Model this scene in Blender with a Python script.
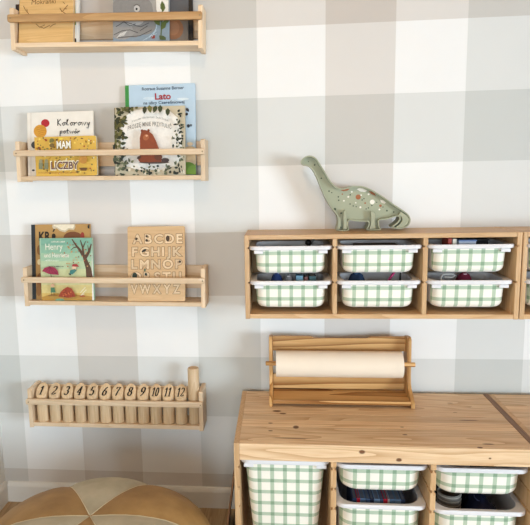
import bpy, bmesh, math, random
from mathutils import Vector, Matrix
import numpy as np
random.seed(7)
PI = math.pi
for o in list(bpy.data.objects): bpy.data.objects.remove(o)
SC = bpy.context.scene
COL = SC.collection
# ------------------------------------------------------------------ camera
F, SX, SY = 549.42, -35.577, -6.469          # focal length and principal point offset in px (530x525)
YAW, PITCH, ROLL = -0.0903, -0.1386, -0.0206
CAM = np.array([0.9966, -2.1173, 1.3538])
def cam_basis():
    cy, sy, cp, sp = math.cos(YAW), math.sin(YAW), math.cos(PITCH), math.sin(PITCH)
    f = np.array([sy*cp, cy*cp, sp]); r = np.array([cy, -sy, 0.]); u = np.cross(r, f)
    c, s = math.cos(ROLL), math.sin(ROLL)
    return np.array([c*r+s*u, -s*r+c*u, f])
B = cam_basis()
cd = bpy.data.cameras.new('camera'); cam = bpy.data.objects.new('camera', cd); COL.objects.link(cam)
cd.sensor_fit = 'HORIZONTAL'; cd.sensor_width = 36; cd.lens = F/530*36
cd.shift_x = -SX/530; cd.shift_y = SY/530; cd.clip_start = .05
m = Matrix.Identity(4)
for i in range(3):
    m[i][0] = B[0][i]; m[i][1] = B[1][i]; m[i][2] = -B[2][i]; m[i][3] = CAM[i]
cam.matrix_world = m
SC.camera = cam
# ------------------------------------------------------------------ light
w = bpy.data.worlds.new('world'); SC.world = w; w.use_nodes = True
w.node_tree.nodes['Background'].inputs[0].default_value = (.86, .93, 1, 1)
w.node_tree.nodes['Background'].inputs[1].default_value = 1.0
def area(name, loc, rot, sx, sy, power, col):
    l = bpy.data.lights.new(name, 'AREA'); l.shape = 'RECTANGLE'; l.size = sx; l.size_y = sy
    l.energy = power; l.color = col
    o = bpy.data.objects.new(name, l); COL.objects.link(o); o.location = loc; o.rotation_euler = rot
    return o
# daylight from the right, through an opening made up for it
RX, FY, CZ, LX = 4.8, -5.2, 2.6, -0.185      # right wall x, front wall y, ceiling z, left wall x
WY0, WY1, WZ0, WZ1 = -4.3, -2.3, .04, 1.95     # made-up, unseen door in the right wall, sized for the light
VX0, VX1, VZ0, VZ1 = .0, 1.6, .3, 1.9       # added opening behind the camera, made up for fill light
k_ = area('right_daylight_key', (6.0, -4.1, 1.05), (0, 0, 0), 3.2, 1.7, 830, (.73, .885, 1))
k_.rotation_euler = (Vector((-.2, 0, .7))-Vector(k_.location)).to_track_quat('-Z', 'Y').to_euler()
area('added_fill_light', ((VX0+VX1)/2, FY-.20, (VZ0+VZ1)/2), (PI/2, 0, 0), VX1-VX0, VZ1-VZ0, 175, (.78, .91, 1))  # added fill light behind the camera
SC.view_settings.view_transform = 'Standard'; SC.view_settings.look = 'None'
SC.view_settings.gamma = 1; SC.view_settings.use_curve_mapping = False
SC.view_settings.exposure = -0.78

# ------------------------------------------------------------------ pixel helpers
def ray(u, v): return np.array([(u-265-SX)/F, -(v-262.5-SY)/F, 1.]) @ B
def un(u, v, y):
    d = ray(u, v); return CAM + d*(y-CAM[1])/d[1]
def unz(u, v, z):
    d = ray(u, v); return CAM + d*(z-CAM[2])/d[2]
# ------------------------------------------------------------------ materials
def lin(h):
    h = h.lstrip('#'); o = []
    for i in (0, 2, 4):
        c = int(h[i:i+2], 16)/255
        o.append(c/12.92 if c <= .04045 else ((c+.055)/1.055)**2.4)
    return (*o, 1)
MATS = {}
class NT:
    def __init__(s, name, rough=.5):
        s.m = bpy.data.materials.new(name); s.m.use_nodes = True; s.t = s.m.node_tree; s.N = s.t.nodes
        s.b = s.N['Principled BSDF']; s.b.inputs['Roughness'].default_value = rough
        s.b.inputs['Specular IOR Level'].default_value = .35
    def n(s, typ, **k):
        x = s.N.new(typ)
        for a, b in k.items(): setattr(x, a, b)
        return x
    def l(s, a, b): s.t.links.new(a, b)
    def math(s, op, a, b=None, c=None, clamp=False):
        x = s.n('ShaderNodeMath', operation=op, use_clamp=clamp)
        for i, q in enumerate((a, b, c)):
            if q is None: continue
            if isinstance(q, (int, float)): x.inputs[i].default_value = q
            else: s.l(q, x.inputs[i])
        return x.outputs[0]
    def mix(s, fac, a, b, blend='MIX'):
        x = s.n('ShaderNodeMix', data_type='RGBA', blend_type=blend)
        for i, q in ((0, fac), (6, a), (7, b)):
            if isinstance(q, (int, float)): x.inputs[i].default_value = q
            elif isinstance(q, tuple): x.inputs[i].default_value = q
            else: s.l(q, x.inputs[i])
        return x.outputs[2]
    def ramp(s, fac, stops):
        x = s.n('ShaderNodeValToRGB'); e = x.color_ramp.elements
        while len(e) < len(stops): e.new(.5)
        for i, (p, c) in enumerate(stops): e[i].position = p; e[i].color = c
        s.l(fac, x.inputs[0]); return x.outputs[0]
    def bump(s, h, strength=.2, dist=.002):
        x = s.n('ShaderNodeBump'); x.inputs['Strength'].default_value = strength; x.inputs['Distance'].default_value = dist
        s.l(h, x.inputs['Height']); s.l(x.outputs[0], s.b.inputs['Normal'])
def plain(hexcol, rough=.5, noise=.06, scale=60, name=None, bump=0):
    key = ('plain', hexcol, rough, noise)
    if key in MATS: return MATS[key]
    t = NT(name or 'paint_'+hexcol.lstrip('#'), rough)
    tc = t.n('ShaderNodeTexCoord'); nz = t.n('ShaderNodeTexNoise'); nz.inputs['Scale'].default_value = scale
    t.l(tc.outputs['Object'], nz.inputs['Vector'])
    c = lin(hexcol); lo = tuple(x*(1-noise*2) for x in c[:3])+(1,); hi = tuple(min(1, x*(1+noise)) for x in c[:3])+(1,)
    t.l(t.mix(nz.outputs[0], lo, hi), t.b.inputs['Base Color'])
    if bump: t.bump(nz.outputs[0], bump)
    MATS[key] = t.m; return t.m
def wood(name, light, mid, dark, axis='X', ring=9., contrast=1., rough=.45, knots=(), vor=0, tone=.12):
    """pine: fine fibres and growth rings stretched along the axis, each object offset and toned on its own"""
    if name in MATS: return MATS[name]
    t = NT(name, rough)
    tc = t.n('ShaderNodeTexCoord'); oi = t.n('ShaderNodeObjectInfo')
    off = t.n('ShaderNodeVectorMath', operation='SCALE'); off.inputs[0].default_value = (17.3, 9.1, 23.7); t.l(oi.outputs['Random'], off.inputs['Scale'])
    ad = t.n('ShaderNodeVectorMath', operation='ADD'); t.l(tc.outputs['Object'], ad.inputs[0]); t.l(off.outputs[0], ad.inputs[1])
    mp = t.n('ShaderNodeMapping'); s = [1, 1, 1]; s['XYZ'.index(axis)] = .07; mp.inputs['Scale'].default_value = s
    t.l(ad.outputs[0], mp.inputs[0])
    f = t.n('ShaderNodeTexNoise'); f.inputs['Scale'].default_value = 170; f.inputs['Detail'].default_value = 4; t.l(mp.outputs[0], f.inputs[0])
    g = t.n('ShaderNodeTexNoise'); g.inputs['Scale'].default_value = ring; g.inputs['Detail'].default_value = 1.5; t.l(mp.outputs[0], g.inputs[0])
    rings = t.math('FRACT', t.math('MULTIPLY', g.outputs[0], 14))
    rr = t.math('POWER', rings, 2.2)
    col = t.ramp(f.outputs[0], [(.3, lin(mid)), (.7, lin(light))])
    col = t.mix(t.math('MULTIPLY', rr, .55*contrast, clamp=True), col, lin(dark))
    if vor:
        mv = t.n('ShaderNodeMapping'); s = [1, 1, 1]; s['XYZ'.index(axis)] = .45; mv.inputs['Scale'].default_value = s; t.l(ad.outputs[0], mv.inputs[0])
        vo = t.n('ShaderNodeTexVoronoi'); vo.inputs['Scale'].default_value = vor; t.l(mv.outputs[0], vo.inputs[0])
        k = t.math('SUBTRACT', 1, t.math('DIVIDE', vo.outputs['Distance'], .1), clamp=True)
        col = t.mix(t.math('MULTIPLY', t.math('POWER', k, .7), .85), col, lin('#6b3f1e'))
    for (kx, ky, kz, a, b, c) in knots:
        sv = t.n('ShaderNodeVectorMath', operation='SUBTRACT'); t.l(tc.outputs['Object'], sv.inputs[0]); sv.inputs[1].default_value = (kx, ky, kz)
        sm = t.n('ShaderNodeVectorMath', operation='DIVIDE'); t.l(sv.outputs[0], sm.inputs[0]); sm.inputs[1].default_value = (a, b, c)
        sl = t.n('ShaderNodeVectorMath', operation='LENGTH'); t.l(sm.outputs[0], sl.inputs[0])
        wob = t.math('ADD', sl.outputs['Value'], t.math('MULTIPLY', t.math('SUBTRACT', f.outputs[0], .5), .7))
        k = t.math('SMOOTH_MIN', t.math('MULTIPLY', t.math('SUBTRACT', 1.15, wob, clamp=True), 2.2), .9, .2)
        col = t.mix(t.math('MAXIMUM', k, 0), col, lin('#5f3418'))
    tn = t.n('ShaderNodeHueSaturation'); t.l(col, tn.inputs['Color'])
    t.l(t.math('MULTIPLY_ADD', oi.outputs['Random'], tone*2, 1-tone), tn.inputs['Value'])
    t.l(tn.outputs[0], t.b.inputs['Base Color'])
    t.bump(f.outputs[0], .08, .001)
    MATS[name] = t.m; return t.m
def wallpaper():
    t = NT('checked_wallpaper', .75)
    tc = t.n('ShaderNodeTexCoord'); sp = t.n('ShaderNodeSeparateXYZ'); t.l(tc.outputs['Object'], sp.inputs[0])
    kx = t.math('FLOOR', t.math('DIVIDE', t.math('ADD', sp.outputs[0], .080), .2506))
    kz = t.math('FLOOR', t.math('DIVIDE', t.math('SUBTRACT', 1.904, sp.outputs[2]), .2512))
    mx = t.math('FLOORED_MODULO', kx, 4.); mz = t.math('FLOORED_MODULO', kz, 4.)
    nz = t.n('ShaderNodeTexNoise'); nz.inputs['Scale'].default_value = 5; nz.inputs['Detail'].default_value = 4; t.l(tc.outputs['Object'], nz.inputs[0])
    wh = t.mix(nz.outputs[0], (.83, .825, .815, 1), (.87, .865, .855, 1))
    beige, sage, one = (.82, .785, .755, 1), (.825, .835, .825, 1), (1, 1, 1, 1)
    def band(mm, a, b):
        c = t.mix(t.math('COMPARE', mm, 1., .1), one, a)
        return t.mix(t.math('COMPARE', mm, 3., .1), c, b)
    c = t.mix(1., wh, band(mx, beige, sage), 'MULTIPLY')
    c = t.mix(1., c, band(mz, sage, beige), 'MULTIPLY')
    t.l(c, t.b.inputs['Base Color'])
    fb = t.n('ShaderNodeTexNoise'); fb.inputs['Scale'].default_value = 350; t.l(tc.outputs['Object'], fb.inputs[0]); t.bump(fb.outputs[0], .15, .001)
    return t.m
def gingham():
    if 'ging' in MATS: return MATS['ging']
    t = NT('green_gingham_vinyl', .4)
    tc = t.n('ShaderNodeTexCoord'); sp = t.n('ShaderNodeSeparateXYZ'); t.l(tc.outputs['Object'], sp.inputs[0])
    oi = t.n('ShaderNodeObjectInfo')
    P, S = .0415, .0125
    def stripe(o, ph):
        q = t.math('FLOORED_MODULO', t.math('ADD', o, t.math('MULTIPLY_ADD', oi.outputs['Random'], .004, ph)), P)
        return t.math('LESS_THAN', q, S)
    a = stripe(sp.outputs[0], 0.004); b = stripe(sp.outputs[2], .0125)
    c = t.mix(1., lin('#fbf8ec'), t.mix(a, (1, 1, 1, 1), (.53, .655, .565, 1)), 'MULTIPLY')
    c = t.mix(1., c, t.mix(b, (1, 1, 1, 1), (.53, .655, .565, 1)), 'MULTIPLY')
    t.l(c, t.b.inputs['Base Color']); MATS['ging'] = t.m; return t.m
def leather(name, a, b):
    t = NT(name, .55)
    tc = t.n('ShaderNodeTexCoord'); nz = t.n('ShaderNodeTexNoise'); nz.inputs['Scale'].default_value = 14; nz.inputs['Detail'].default_value = 6; t.l(tc.outputs['Object'], nz.inputs[0])
    t.l(t.ramp(nz.outputs[0], [(.3, lin(a)), (.7, lin(b))]), t.b.inputs['Base Color'])
    f = t.n('ShaderNodeTexNoise'); f.inputs['Scale'].default_value = 260; t.l(tc.outputs['Object'], f.inputs[0]); t.bump(f.outputs[0], .2, .001)
    return t.m
PAPER = wallpaper(); GING = gingham()
WHITE = plain('#ecebe6', .6, .02, 8, 'white_wall_paint'); WHITEP = plain('#e6e5e8', .35, .01, 30, 'white_plastic')
TRIM = plain('#e4e2dc', .4, .02, 10, 'white_trim_paint')
SW = {a: wood('pale_pine_'+a, '#e6cfb2', '#dcc09d', '#c39e72', a, 10, .7) for a in 'XYZ'}
UW = {a: wood('warm_pine_'+a, '#d9b68d', '#cda678', '#ac7f50', a, 9, .8, vor=2.2) for a in 'XYZ'}
HW = {a: wood('honey_pine_'+a, '#d9ae76', '#cd9e62', '#8f5c28', a, 6, 1.9) for a in 'XYZ'}
FLW = wood('floor_oak', '#b89c78', '#a68963', '#7d6143', 'Y', 9, .9, tone=.15)

# ------------------------------------------------------------------ mesh helpers
class MB:
    def __init__(s): s.v = []; s.f = []; s.mi = []; s.mats = []
    def mid(s, m):
        if m is None: return 0
        if m not in s.mats: s.mats.append(m)
        return s.mats.index(m)
    def add(s, vs, fs, m=None):
        k = len(s.v); i = s.mid(m)
        s.v += [tuple(float(q) for q in x) for x in vs]
        for f in fs: s.f.append(tuple(k+j for j in f)); s.mi.append(i)
        return s
    def box(s, x0, x1, y0, y1, z0, z1, m=None):
        vs = [(x, y, z) for x in (x0, x1) for y in (y0, y1) for z in (z0, z1)]
        return s.add(vs, [(0, 1, 3, 2), (4, 6, 7, 5), (0, 4, 5, 1), (2, 3, 7, 6), (0, 2, 6, 4), (1, 5, 7, 3)], m)
    def prism(s, pts, a, b, axis='Y', m=None):
        """outline extruded along an axis; pts in the two other axes (X,Z for Y; Y,Z for X; X,Y for Z)"""
        n = len(pts); ar = sum(pts[i][0]*pts[(i+1) % n][1]-pts[(i+1) % n][0]*pts[i][1] for i in range(n))
        if ar < 0: pts = pts[::-1]
        def P(p, d): return (p[0], d, p[1]) if axis == 'Y' else (d, p[0], p[1]) if axis == 'X' else (p[0], p[1], d)
        vs = [P(p, a) for p in pts]+[P(p, b) for p in pts]
        fs = [tuple(range(n)), tuple(range(2*n-1, n-1, -1))]+[(i, i+n, (i+1) % n+n, (i+1) % n) for i in range(n)]
        return s.add(vs, fs, m)
    def tube(s, path, r, n=8, m=None, closed=False, cap=True):
        P = [np.array(p, float) for p in path]; N = len(P); rs = r if isinstance(r, (list, tuple)) else [r]*N
        vs = []; up = None
        for i, p in enumerate(P):
            a = P[(i-1) % N] if (closed or i) else P[i]; b = P[(i+1) % N] if (closed or i < N-1) else P[i]
            t = b-a; t = t/(np.linalg.norm(t)+1e-12)
            if up is None:
                up = np.array([0, 0, 1.]) if abs(t[2]) < .9 else np.array([1., 0, 0])
            x = np.cross(up, t); x /= np.linalg.norm(x)+1e-12; y = np.cross(t, x); up = y
            for k in range(n):
                q = 2*PI*k/n; vs.append(p+rs[i]*(math.cos(q)*x+math.sin(q)*y))
        fs = []
        for i in range(N if closed else N-1):
            for k in range(n):
                a, b = i*n+k, i*n+(k+1) % n; j = ((i+1) % N)*n
                fs.append((a, b, j+(k+1) % n, j+k))
        if not closed and cap: fs += [tuple(range(n-1, -1, -1)), tuple((N-1)*n+k for k in range(n))]
        return s.add(vs, fs, m)
    def lathe(s, prof, c=(0, 0, 0), n=24, axis='Z', m=None):
        vs = []; fs = []; N = len(prof)
        for r, h in prof:
            for k in range(n):
                q = 2*PI*k/n; x, y = r*math.cos(q), r*math.sin(q)
                vs.append((c[0]+x, c[1]+y, c[2]+h) if axis == 'Z' else (c[0]+h, c[1]+x, c[2]+y) if axis == 'X' else (c[0]+x, c[1]+h, c[2]+y))
        for i in range(N-1):
            for k in range(n): fs.append((i*n+k, i*n+(k+1) % n, (i+1)*n+(k+1) % n, (i+1)*n+k))
        fs += [tuple(range(n-1, -1, -1)), tuple((N-1)*n+k for k in range(n))]
        return s.add(vs, fs, m)
    def build(s, name, mat=None, parent=None, bevel=0, smooth=False, seg=2, matrix=None):
        me = bpy.data.meshes.new(name); me.from_pydata(s.v, [], s.f); me.update()
        for x in ([mat] if mat else s.mats): me.materials.append(x)
        if not mat:
            for p, i in zip(me.polygons, s.mi): p.material_index = i
        bm = bmesh.new(); bm.from_mesh(me)
        bmesh.ops.recalc_face_normals(bm, faces=bm.faces)
        if bevel:
            es = [e for e in bm.edges if len(e.link_faces) == 2 and e.calc_face_angle(0) > .6]
            bmesh.ops.bevel(bm, geom=es, offset=bevel, segments=seg, profile=.6, affect='EDGES', clamp_overlap=True)
        bm.to_mesh(me); bm.free()
        if smooth: me.polygons.foreach_set('use_smooth', [True]*len(me.polygons))
        if smooth == 'auto':
            try: me.set_sharp_from_angle(angle=.7)
            except Exception: pass
        return link(name, me, parent)
def link(name, me, parent=None):
    o = bpy.data.objects.new(name, me); COL.objects.link(o)
    if parent: o.parent = parent
    return o
def tag(o, label=None, cat=None, group=None, kind=None):
    for k, v in (('label', label), ('category', cat), ('group', group), ('kind', kind)):
        if v: o[k] = v
    return o
def thing(name, label, cat, loc=(0, 0, 0), group=None, rot=(0, 0, 0)):
    o = bpy.data.objects.new(name, None); COL.objects.link(o); o.empty_display_size = .05
    o.location = [float(q) for q in loc]; o.rotation_euler = rot
    return tag(o, label, cat, group)
def struct(o): o['kind'] = 'structure'; return o
def copy_tree(o, loc, label=None, parent=None):
    c = o.copy(); COL.objects.link(c)
    if parent: c.parent = parent
    else: c.location = loc; c['label'] = label
    for ch in [q for q in bpy.data.objects if q.parent == o]: copy_tree(ch, None, None, c)
    return c
def rrect(w, d, r, n=6, cx=0, cy=0):
    """rounded rectangle, counter-clockwise"""
    o = []
    for sx, sy, a0 in ((1, -1, -PI/2), (1, 1, 0), (-1, 1, PI/2), (-1, -1, PI)):
        for i in range(n+1):
            a = a0+PI/2*i/n; o.append((cx+sx*(w/2-r)+r*math.cos(a), cy+sy*(d/2-r)+r*math.sin(a)))
    return o

# ================================================================== THE ROOM
back = struct(MB().box(LX-.15, RX+.15, 0, .15, -.1, CZ+.1).build('wall_back', PAPER))
struct(MB().box(LX-.15, LX, FY, 0, -.1, CZ+.1).build('wall_left', WHITE))
def pierced(name, along, lo, hi, at, th, h0, h1, z0, z1):
    mb = MB()
    def q(a, b_, c, d):
        if b_-a < 1e-4 or d-c < 1e-4: return
        (mb.box(a, b_, at-th if th > 0 else at, at if th > 0 else at-th, c, d) if along == 'X' else mb.box(at, at+th, a, b_, c, d))
    q(lo, h0, -.1, CZ+.1); q(h1, hi, -.1, CZ+.1); q(h0, h1, -.1, z0); q(h0, h1, z1, CZ+.1)
    return struct(mb.build(name, WHITE))
pierced('wall_front', 'X', LX-.15, RX+.15, FY, .15, VX0, VX1, VZ0, VZ1)
pierced('wall_right', 'Y', FY, 0, RX, .12, WY0, WY1, WZ0, WZ1)
struct(MB().box(LX-.15, RX+.15, FY-.15, .15, CZ, CZ+.12).build('ceiling', wood('ceiling_warm_bounce', '#b48757', '#a5784a', '#835b34', 'X', 6, .8)))  # unseen ceiling, its brown made up to dim and warm the bounce light
def frame(name, along, a, b_, z0, z1, p, q):
    mb = MB(); m_ = (a+b_)/2
    for lo, hi, c, d in ((a, a+.06, z0, z1), (b_-.06, b_, z0, z1), (a+.06, b_-.06, z0, z0+.06), (a+.06, b_-.06, z1-.06, z1), (m_-.04, m_+.04, z0+.06, z1-.06)):
        mb.box(lo, hi, p, q, c, d) if along == 'X' else mb.box(p, q, lo, hi, c, d)
    return struct(mb.build(name, TRIM))
frame('added_door_1', 'Y', WY0, WY1, WZ0, WZ1, RX+.03, RX+.08)  # frame of the made-up door
wn = frame('added_window_1', 'X', VX0, VX1, VZ0, VZ1, FY-.10, FY-.05)  # frame of the window added for the fill light
MB().box(VX0-.05, VX1+.05, FY-.05, FY+.12, VZ0-.03, VZ0).build('added_window_sill', TRIM, wn)
# added glowing bowl above the frame, made up to warm the upper wall
cl = thing('added_warm_lamp', 'added round lamp out of view, warming the upper wall', 'lamp', (.75, -1.5, CZ))
MB().lathe([(.16, -.012), (.165, -.004), (.165, 0)], n=32).build('added_lamp_base', TRIM, cl, smooth='auto')
gt = NT('warm_fill_glow', .4); gt.b.inputs['Emission Color'].default_value = (1, .70, .38, 1); gt.b.inputs['Emission Strength'].default_value = 60; gt.b.inputs['Base Color'].default_value = (.9, .88, .84, 1)
MB().lathe([(.15*math.cos(a), -.012-.085*math.sin(a)) for a in np.linspace(0, PI/2*.98, 9)], n=32).build('added_lamp_glow', gt.m, cl, smooth=True)
# floor: boards running towards the back wall
fl = struct(MB().box(LX, RX, FY, 0, -.06, -.022).build('floor', plain('#3a2c20', .8, .05)))
pw = .142; i = 0; x = LX
while x < RX-.001:
    x1 = min(x+pw, RX)
    ys = [FY, FY+.8+1.1*((i*37) % 10)/10, 0]
    if ys[1] > -1.0: ys[1] = -1.6
    for a, b_ in zip(ys[:-1], ys[1:]):
        MB().box(x+.0008, x1-.0008, a+.0008, b_-.0008, -.022, 0).build('plank', FLW, fl, bevel=.0012, seg=1)
    x = x1; i += 1
def skirting(name, pts_axis, a, b):
    prof = [(0, 0), (-.014, 0), (-.014, .070), (-.010, .080), (-.006, .086), (0, .088)]
    mb = MB()
    if pts_axis == 'X': mb.prism(prof, a, b, 'X')
    else: mb.prism([(LX-p, z) for p, z in prof], a, b, 'Y')
    return struct(mb.build(name, TRIM))
skirting('baseboard_back', 'X', LX+.0145, RX); skirting('baseboard_left', 'Y', FY, 0)

# ================================================================== WALL SHELVES
def shelf(x0, x1, z0l, z0r, h, label, rail_h=.022, rail_z=.106, rail_mat=None, d=.10, bz=.005, slat=.093):
    L = math.hypot(x1-x0, z0r-z0l)
    r = thing('wall_shelf', label, 'shelf', (x0, 0, z0l), 'pine picture shelves on the wall', (0, -math.atan2(z0r-z0l, x1-x0), 0))
    t = .016
    for xa in (0, L-t):
        p = MB().prism([(-.001, 0), (-d, 0), (-d, h-.004), (-d+.004, h), (-.001, h)], xa, xa+t, 'X').build('side_panel', SW['Z'], r, bevel=.0015)
    MB().box(t, L-t, -d+.001, -.002, bz, bz+.016).build('bottom_board', SW['X'], r, bevel=.001)
    MB().box(t, L-t, -.014, -.001, h-slat, h-.002-(.093-slat)*.4).build('back_slat', SW['X'], r, bevel=.001)
    rl = MB().prism([(-.003+.004*(1-math.cos(a)), 0) for a in ()] or
                    [(-.004, rail_z-rail_h*.32), (-.0005, rail_z-rail_h/2), (L+.0005-.004, rail_z-rail_h/2), (L, rail_z-rail_h*.32), (L, rail_z+rail_h*.32), (L-.004, rail_z+rail_h/2), (-.0005, rail_z+rail_h/2), (-.004, rail_z+rail_h*.32)],
                    -d-.013, -d, 'Y').build('front_rail', rail_mat or SW['X'], r, bevel=.004, seg=3, smooth='auto')
    for xa in (t/2, L-t/2):
        MB().lathe([(.0028, 0), (.0028, -.0008), (.0015, -.0012)], (xa, -d-.013, rail_z), 10, 'Y').build('screw', plain('#8d7a5c', .4), rl)
    return r
RAIL1 = wood('shaded_pine_X', '#c9a170', '#b98f5e', '#966c40', 'X', 9, .8)  # pale pine made browner, the lighting on the top rail put into its colour
shelf(.028, .733, 1.838, 1.817, .148, 'pine wall shelf at the top, holding the elephant book', .027, .108, RAIL1, bz=.010)
shelf(.015, .731, 1.360, 1.350, .151, 'pine wall shelf second from the top, holding four picture books')
shelf(.009, .719, .880, .873, .152, 'pine wall shelf third from the top, holding the alphabet board')
shelf(-.008, .698, .381, .379, .160, 'lowest pine wall shelf, holding the numbered wooden pins', .022, .112, slat=.06)

# ------------------------------------------------------------------ flat things standing on the shelves
def text_geo(body, bold=0., shear=0., space=1.):
    cu = bpy.data.curves.new('lettering', 'FONT'); cu.body = body; cu.size = 1; cu.offset = bold; cu.shear = shear; cu.space_character = space
    cu.resolution_u = 3; cu.fill_mode = 'BOTH'
    o = bpy.data.objects.new('lettering', cu); COL.objects.link(o)
    me = bpy.data.meshes.new_from_object(o.evaluated_get(bpy.context.evaluated_depsgraph_get()))
    vs = [tuple(v.co) for v in me.vertices]; fs = [tuple(p.vertices) for p in me.polygons]
    bpy.data.objects.remove(o); bpy.data.curves.remove(cu); bpy.data.meshes.remove(me)
    return vs, fs
class Book:
    """a thin upright thing; its front plane leans back by tilt; prints are given in photo pixels on that plane"""
    def __init__(s, name, label, cat, px, yb, zb, tilt, thick, group=None, roll=0., hgt=None, side=None):
        s.yb, s.zb, s.t = yb, zb, tilt
        ul, ur, vt, vb = px
        a = s.hit(ul, vb); b = s.hit(ur, vb); c = s.hit((ul+ur)/2, vt)
        s.W = b[0]-a[0]; s.cx = (a[0]+b[0])/2
        s.H = hgt or (c[2]-zb)/math.cos(tilt); s.T = thick
        s.roll = roll
        s.root = thing(name, label, cat, (s.cx, yb, zb), group, (0, 0, 0))
        s.root.rotation_euler = Matrix.Rotation(-tilt, 3, 'X').to_euler()
        s.k = 0; s.pr = {}
    def hit(s, u, v):      # ray against the leaning plane y = yb + (z-zb) tan t
        d = ray(u, v); k = math.tan(s.t)
        q = (s.yb-CAM[1]+(CAM[2]-s.zb)*k)/(d[1]-d[2]*k)
        return CAM+d*q
    def loc(s, u, v):      # pixel -> local (x,z) on the front plane
        p = s.hit(u, v); return (p[0]-s.cx, (p[2]-s.zb)/math.cos(s.t))
    def clampp(s, p, e=.0006):
        return (min(max(p[0], -s.W/2+e), s.W/2-e), min(max(p[1], e), s.H-e))
    def layer(s): s.k += 1; return -.0004-.00012*s.k
    def mb(s, part): return s.pr.setdefault(part, MB())
    def poly(s, pts, col, part='illustration', local=False):
        q = [s.clampp(p if local else s.loc(*p)) for p in pts]; y = s.layer()
        n = len(q); cx = sum(p[0] for p in q)/n; cz = sum(p[1] for p in q)/n
        s.mb(part).add([(p[0], y, p[1]) for p in q], [tuple(range(n))], plain(col, .5, .08, 90))
    def ell(s, u, v, ru, rv, col, part='illustration', rot=0, n=14):
        c, q = math.cos(rot), math.sin(rot)
        s.poly([(u+ru*math.cos(2*PI*i/n)*c-rv*math.sin(2*PI*i/n)*q, v+ru*math.cos(2*PI*i/n)*q+rv*math.sin(2*PI*i/n)*c) for i in range(n)], col, part)
    def leaf(s, u, v, L, W, a, col):
        c, q = math.cos(a), math.sin(a)
        P = [(0, 0), (.3, -.5), (.65, -.42), (1, 0), (.65, .42), (.3, .5)]
        s.poly([(u+x*L*c-y*W*q, v+x*L*q+y*W*c) for x, y in P], col)
    def stroke(s, pts, wd, col, part='illustration', taper=False):
        P = [s.loc(*p) for p in pts]; y = s.layer(); vs = []; fs = []; sc = .0037
        for i, p in enumerate(P):
            a = P[max(0, i-1)]; b = P[min(len(P)-1, i+1)]
            dx, dz = b[0]-a[0], b[1]-a[1]; l = math.hypot(dx, dz)+1e-9
            w_ = wd*sc/2*((1-.7*i/(len(P)-1)) if taper else 1)
            for sg in (1, -1):
                q = s.clampp((p[0]-dz/l*w_*sg, p[1]+dx/l*w_*sg)); vs.append((q[0], y, q[1]))
        for i in range(len(P)-1): fs.append((2*i, 2*i+1, 2*i+3, 2*i+2))
        s.mb(part).add(vs, fs, plain(col, .5, .08, 90))
    def text(s, body, u0, u1, vbase, col, bold=0., shear=0., vh=None, space=1., arc=0., part='lettering', slope=0.):
        vs, fs = text_geo(body, bold, shear, space)
        x0 = min(v[0] for v in vs); x1 = max(v[0] for v in vs); y = s.layer()
        A = s.loc(u0, vbase); Bq = s.loc(u1, vbase); k = (Bq[0]-A[0])/(x1-x0)
        kz = k if vh is None else (s.loc(u0, vbase-vh)[1]-A[1])/.7
        out = []
        for v in vs:
            tt = (v[0]-x0)/(x1-x0)
            p = s.clampp((A[0]+(v[0]-x0)*k, A[1]+v[1]*kz+arc*(1-(2*tt-1)**2)+slope*tt)); out.append((p[0], y, p[1]))
        s.mb(part).add(out, fs, plain(col, .5, .08, 90))
    def marks(s, u0, u1, v, h_, col):      # a line of print too small to read in the photo
        rg = random.Random(int(u0*7+v)); u = u0
        while u < u1:
            s.stroke([(u, v), (u+rg.uniform(.1, .5), v-h_*rg.uniform(.5, 1))], .5, col, 'lettering'); u += rg.uniform(.7, 1.3)
    def body(s, cover, pages='#efe8d8', spine=None, board=.002, r=0., hard=True, mat=None, spine_w=0., side='left'):
        W, H, T = s.W, s.H, s.T
        cm = mat or plain(cover, .45, .04, 40)
        def plate(y0, y1, name, m_, w0=-W/2, w1=W/2, z0=0., z1=H, rr=r):
            if rr:
                pts = [(x+(w0+w1)/2, z+(z0+z1)/2) for x, z in rrect(w1-w0, z1-z0, rr, 5)]
            else: pts = [(w0, z0), (w1, z0), (w1, z1), (w0, z1)]
            return MB().prism(pts, y0, y1, 'Y').build(name, m_, s.root, bevel=.0004, seg=1)
        if mat and not hard: return plate(0, T, 'board', cm)
        plate(-.0002, board, 'front_cover', cm); plate(T-board, T, 'back_cover', cm)
        e = .003 if hard else .0005
        plate(board, T-board, 'page_block', plain(pages, .8, .08, 300), -W/2+board, W/2-e, e, H-e, 0)
        sp = spine or cover
        MB().box(-W/2-.0004, -W/2+board, -.0003, T, 0, H).build('spine', plain(sp, .5, .05, 40), s.root, bevel=.0005, seg=1)
        if spine_w:
            MB().box(-W/2-.0005, -W/2+spine_w, -.0007, -.0002, 0, H).build('spine_cloth', plain(sp, .6, .05, 40), s.root)
    def done(s):
        for part, mb in s.pr.items(): mb.build(part, None, s.root)['kind'] = 'stuff'
        return s.root
def z_on(x, s):   # height of a shelf's bottom board at x
    x0, x1, a, b_ = {1: (.028, .733, 1.838, 1.817), 2: (.015, .731, 1.360, 1.350), 3: (.009, .719, .880, .873), 4: (-.008, .698, .381, .379)}[s]
    return a+(b_-a)*(x-x0)/(x1-x0)+.0212+(.005 if s == 1 else 0)
BG = 'books standing on the wall shelves'
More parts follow.
